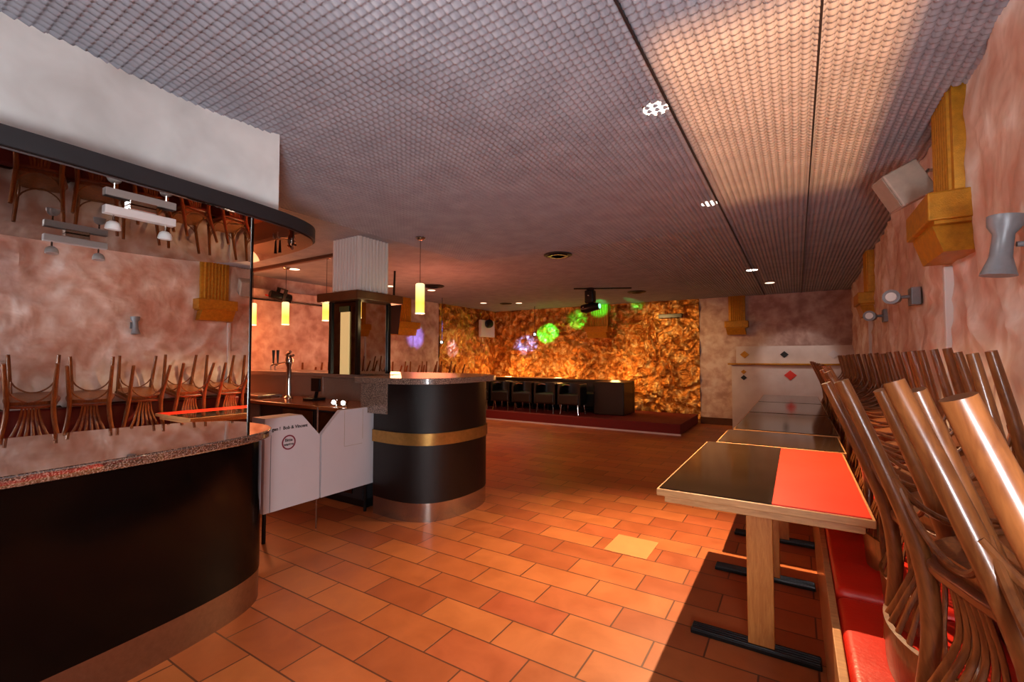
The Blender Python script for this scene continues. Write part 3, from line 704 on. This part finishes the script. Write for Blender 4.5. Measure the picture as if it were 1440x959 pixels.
sp.scale = (.88,)*3
MB().box(-.11, .09, -.085, .085, -.115, .115, .012, 3).build('cabinet', M['beige_plastic'], sp, True)
MB().box(-.118, -.108, -.075, .075, -.105, .105, .004).build('grille', flat('speaker_grille', srgb(150, 132, 118), .7), sp)
MB().tube([(.09, 0, .0), (.15, 0, .02), (.23, .0, -.04)], .012, 8).build('bracket', M['chrome'], sp)

# ------------------------------------------------------------------ bench along the right wall
bn = thing('wall_bench', (.4, 5.0, 0), 'long red leather bench along the right wall under the upturned chairs', 'bench')
BY0, BY1 = .3, 9.6
MB().box(.085, .11, BY0, BY1, 0, .45, .003).build('front_board', M['edge_wood'], bn, rel=bn.location, label='light wood front board')
MB().box(.11, .66, BY0, BY1, .0, .36).build('base_box', M['dark_wood'], bn, rel=bn.location)
ys = [BY0, 1.0, 2.2, 3.6, 5.0, 6.4, 7.8, 9.6]
for i, (a, c_) in enumerate(zip(ys, ys[1:])):
    z1 = .455 if i < 2 else .475
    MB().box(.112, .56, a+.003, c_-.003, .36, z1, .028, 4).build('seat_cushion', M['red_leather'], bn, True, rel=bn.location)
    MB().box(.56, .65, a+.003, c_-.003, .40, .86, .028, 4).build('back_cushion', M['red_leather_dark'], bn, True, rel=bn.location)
MB().box(.65, .68, BY0, BY1, 0, .88).build('back_board', M['dark_wood'], bn, rel=bn.location)

# ------------------------------------------------------------------ tables
def make_table(L, red, label, loc, w0=-.575, w1=.245):
    t = thing('dining_table', loc, label, 'table', 'tables in a row along the red bench')
    cx = 0; hw = (w1-w0)/2
    MB().box(-hw, hw, 0, L, .72, .752, .004).build('edging', M['edge_wood'], t, label='light wood edging')
    if red:
        MB().box(-hw+.012, .065, .012, L-.012, .7505, .757, .001, 1).build('tabletop', M['table_black'], t, label='glossy dark half of the top')
        MB().box(.065, hw-.012, .012, L-.012, .7505, .757, .001, 1).build('tabletop', M['table_red'], t, label='matt red half of the top')
    else:
        MB().box(-hw+.012, hw-.012, .012, L-.012, .7505, .757, .001, 1).build('tabletop', M['table_black'], t)
    MB().box(-hw+.03, hw-.03, .03, L-.03, .685, .72, .003).build('apron', M['edge_wood'], t)
    for y in (.27, L-.35) if L > .9 else (L/2,):
        MB().box(-.055, .055, y-.025, y+.025, .025, .69, .004).build('leg', M['leg_wood'], t)
        b = MB(); b.box(-.31, .235, y-.04, y+.04, 0, .022, .004)
        for d_ in (-.028, -.010, .010, .028): b.tube([(-.305, y+d_, .022), (.23, y+d_, .022)], .007, 8)
        b.build('foot_bar', M['black_metal'], t)
    return t
cx0 = (-.575+.245)/2
make_table(1.42, True, 'nearest table, half dark glossy and half red top with wooden edge', (cx0, 2.21, 0))
make_table(.66, False, 'short dark table pushed against the back of the red and black one', (cx0+.04, 3.66, 0), -.50, .28)
proto = make_table(1.40, False, 'dark table in the middle of the row, its front edge catching the light', (-.10, 4.40, 0), -.48, .28)
dup(proto, location=(-.10, 5.84, 0), label='dark table third from the half wall end... ')
dup(proto, location=(-.10, 7.28, 0), label='x')
tb = [o for o in C.objects if o.name.startswith('dining_table')]
tb[3]['label'] = 'dark glossy table between the middle one and the last one of the row'
tb[4]['label'] = 'last dark table of the row, closest to the half wall'

# ------------------------------------------------------------------ bentwood chairs
def make_chair(label):
    t = thing('bentwood_chair', (0, 0, 0), label, 'chair', 'upturned chairs on the red bench')
    # seat: rounded trapezoid
    pts = [(-.155, -.17), (-.19, 0), (-.20, .12), (-.15, .20), (0, .215), (.15, .20), (.20, .12), (.19, 0), (.155, -.17), (0, -.185), (-.155, -.17)]
    c_ = [tuple(v_) for v_ in smooth_curve([Vector(p_) for p_ in pts], 4)][:-1]
    so = MB().prism(c_, .425, .455).build('seat', M['chair_seat'], t, True)
    bv = so.modifiers.new('bevel', 'BEVEL'); bv.width = .008; bv.segments = 2; bv.limit_method = 'ANGLE'; bv.angle_limit = R(50)
    MB().prism([(x*.9, y*.9) for x, y in c_], .39, .426).build('seat_ring', M['chair_wood'], t, True)
    for s in (-1, 1):
        # front leg
        MB().tube(smooth_curve([Vector((s*.178, .185, 0)), Vector((s*.168, .175, .2)), Vector((s*.158, .160, .42))], 5), [.0155 + .005*k/10 for k in range(11)], 12).build('leg', M['chair_wood'], t, True)
        # rear leg running on into the back post
        pth = smooth_curve([Vector((s*.175, -.235, 0)), Vector((s*.165, -.205, .2)), Vector((s*.155, -.180, .42)), Vector((s*.168, -.195, .6)), Vector((s*.195, -.235, .76)), Vector((s*.205, -.262, .86))], 5)
        MB().tube(pth, [.0155 + .005*min(1, k/10) - .004*max(0, (k-14)/11) for k in range(len(pth))], 12).build('back_post', M['chair_wood'], t, True)
    # bent braces
    legs = [Vector((-.166, .172, .24)), Vector((.166, .172, .24)), Vector((.162, -.197, .24)), Vector((-.162, -.197, .24))]
    for k in range(4):
        a, b_ = legs[k], legs[(k+1) % 4]; m_ = (a+b_)/2; inw = Vector((-m_.x, -m_.y, 0)).normalized()*.012
        pth = smooth_curve([a + inw, a.lerp(b_, .12) + inw + Vector((0, 0, .08)), a.lerp(b_, .32) + inw + Vector((0, 0, .135)), m_ + inw + Vector((0, 0, .148)), a.lerp(b_, .68) + inw + Vector((0, 0, .135)), a.lerp(b_, .88) + inw + Vector((0, 0, .08)), b_ + inw], 4)
        MB().tube(pth, .0075, 8).build('bent_brace', M['chair_wood'], t, True)
    # fan back: slats spreading from the seat to a broad curved top rail
    b = MB(); n_ = 30; z0, z1 = .745, .868
    def arc(u, z, d): 
        x = .205*u; y = -.262 - .055*(1-u*u) + (.865-z)*.22; return Vector((x, y - d, z + (.018*(1-u*u) if z > .8 else -.012*(1-u*u))))
    f0, f1 = [], []
    for k in range(n_+1):
        u = -1 + 2*k/n_; f0.append((arc(u, z0, 0), arc(u, z1, 0))); f1.append((arc(u, z0, .014), arc(u, z1, .014)))
    V = [[b.b.verts.new(q_) for q_ in (f0[k][0], f0[k][1], f1[k][1], f1[k][0])] for k in range(n_+1)]
    for k in range(n_):
        for j in range(4): b.b.faces.new((V[k][j], V[k][(j+1) % 4], V[k+1][(j+1) % 4], V[k+1][j]))
    b.b.faces.new(V[0][::-1]); b.b.faces.new(V[-1]); b.build('top_rail', M['chair_wood'], t, True)
    for k in range(6):
        u = -1 + 2*(k+.5)/6; e_ = arc(u*.86, .757, .006)
        p0 = Vector((u*.065, -.176, .44)); p1 = Vector((u*.085, -.182, .56)); p2 = p1.lerp(e_, .55) + Vector((-u*.012, 0, 0))
        pth = smooth_curve([p0, p1, p2, e_], 5)
        MB().tube(pth, [(.008 + .006*q_/(len(pth)-1), .0045) for q_ in range(len(pth))], 8).build('slat', M['chair_wood'], t, True)
    return t
ch = make_chair('x')
B3 = Matrix(((0, 1, 0), (1, 0, 0), (0, 0, -1)))            # x->+Y, y->+X, z->-Z : upside down, back towards the room
ords = ['nearest', 'second', 'third', 'fourth', 'fifth', 'sixth', 'seventh', 'eighth', 'ninth', 'tenth', 'eleventh', 'twelfth', 'thirteenth', 'fourteenth', 'fifteenth', 'sixteenth', 'seventeenth', 'eighteenth', 'nineteenth']
SC = .945
cys = [.78, 1.26, 1.68, 2.13, 2.57, 3.02] + [3.50 + .49*k for k in range(12)]
for k, y in enumerate(cys):
    c_ = ch if k == 0 else dup(ch)
    SC = (.99, .97)[k] if k < 2 else .945
    tilt = -14 + random.uniform(-1.5, 1.5); tw = (0, 14, 17)[k] if k < 3 else random.uniform(-5, 5)
    if k < 2: tilt = -12
    m3 = Matrix.Rotation(R(tw), 3, 'Z') @ Matrix.Rotation(R(tilt), 3, 'Y') @ B3
    c_.rotation_euler = m3.to_euler(); c_.scale = (SC,)*3
    # lowest point (top rail) rests on the cushion
    low = min((m3 @ Vector((0, yy_, .883))).z for yy_ in (-.317, -.331))
    zs = .456 if y < 2.2 else .476
    c_.location = (.33 + (.03, .02)[k] if k < 2 else .33 + .012*(y-1)*.5 + (.035 if y > 3.3 else 0), y, zs - low*SC + .001)
    if k == 0: c_['label'] = 'upturned bentwood chair on the red bench nearest the camera'
    elif k == len(cys)-1: c_['label'] = 'upturned bentwood chair farthest from the camera on the red bench, by the half wall'
    else: c_['label'] = 'upturned bentwood chair on the red bench, %s one back from the camera' % ords[k]
# a second row upside down along the left wall, only leg tips show above the round bar
lb = thing('back_bench', (-6.5, 6.2, 0), 'dark bench along the left wall hidden behind the round bar', 'bench')
MB().box(XL+.02, -6.25, 4.3, 8.2, .12, .38, .02).build('seat', M['black_leather'], lb, rel=lb.location)
MB().box(XL+.06, -6.3, 4.35, 8.15, 0, .12).build('base', M['black_paint'], lb, rel=lb.location)
B4 = Matrix(((0, -1, 0), (-1, 0, 0), (0, 0, -1)))
for k in range(8):
    c_ = dup(ch); m3 = Matrix.Rotation(R(random.uniform(-6, 6)), 3, 'Z') @ Matrix.Rotation(R(10), 3, 'Y') @ B4
    c_.rotation_euler = m3.to_euler(); c_.scale = (SC,)*3; low = min((m3 @ Vector((0, yy_, .883))).z for yy_ in (-.317, -.331))
    c_.location = (-6.5, 4.55 + .48*k, .388 - low*SC); c_['group'] = 'upturned chairs along the left wall'
    c_['label'] = '%s upturned chair from the column, by the left wall behind the round bar' % ords[k].replace('nearest', 'first')

# ------------------------------------------------------------------ floodlight: unseen box light made up to throw the warm rectangle on the ceiling
Sx, Sy, Sz = .30, -1.3, 1.0
fd = thing('helper_flood', (Sx, Sy, 0), 'black floodlight added unseen behind the camera for the warm ceiling patch', 'helper_flood')
kk = .055
def ap(x, y): return (Sx + (x-Sx)*kk, Sy + (y-Sy)*kk)
(ax0, ay0), (ax1, ay1) = ap(-.50, 1.80), ap(.38, 4.15)
zt = Sz + (H-Sz)*kk
b = MB(); T = .01
for (bx0, bx1, by0, by1) in ((Sx-.2, ax0, Sy-.12, Sy+.5), (ax1, Sx+.2, Sy-.12, Sy+.5), (ax0, ax1, Sy-.12, ay0), (ax0, ax1, ay1, Sy+.5)):
    b.box(bx0, bx1, by0, by1, zt, zt+.002)
b.box(Sx-.2, Sx+.2, Sy-.12, Sy+.5, Sz-.08, Sz-.07)
b.box(Sx-.2, Sx-.19, Sy-.12, Sy+.5, Sz-.07, zt).box(Sx+.19, Sx+.2, Sy-.12, Sy+.5, Sz-.07, zt).box(Sx-.19, Sx+.19, Sy-.12, Sy-.11, Sz-.07, zt).box(Sx-.19, Sx+.19, Sy+.49, Sy+.5, Sz-.07, zt)
b.build('housing', M['black_metal'], fd, rel=fd.location)
MB().cyl((Sx, Sy+.1, 0), (Sx, Sy+.1, Sz-.08), .02, 12).build('stand', M['black_metal'], fd, rel=fd.location)
MB().cyl((Sx, Sy+.1, 0), (Sx, Sy+.1, .02), .18, 20).build('foot', M['black_metal'], fd, rel=fd.location)
light('helper_flood_bulb', 'POINT', (Sx, Sy, Sz), 2200, (1, .43, .15), shadow_soft_size=.004)
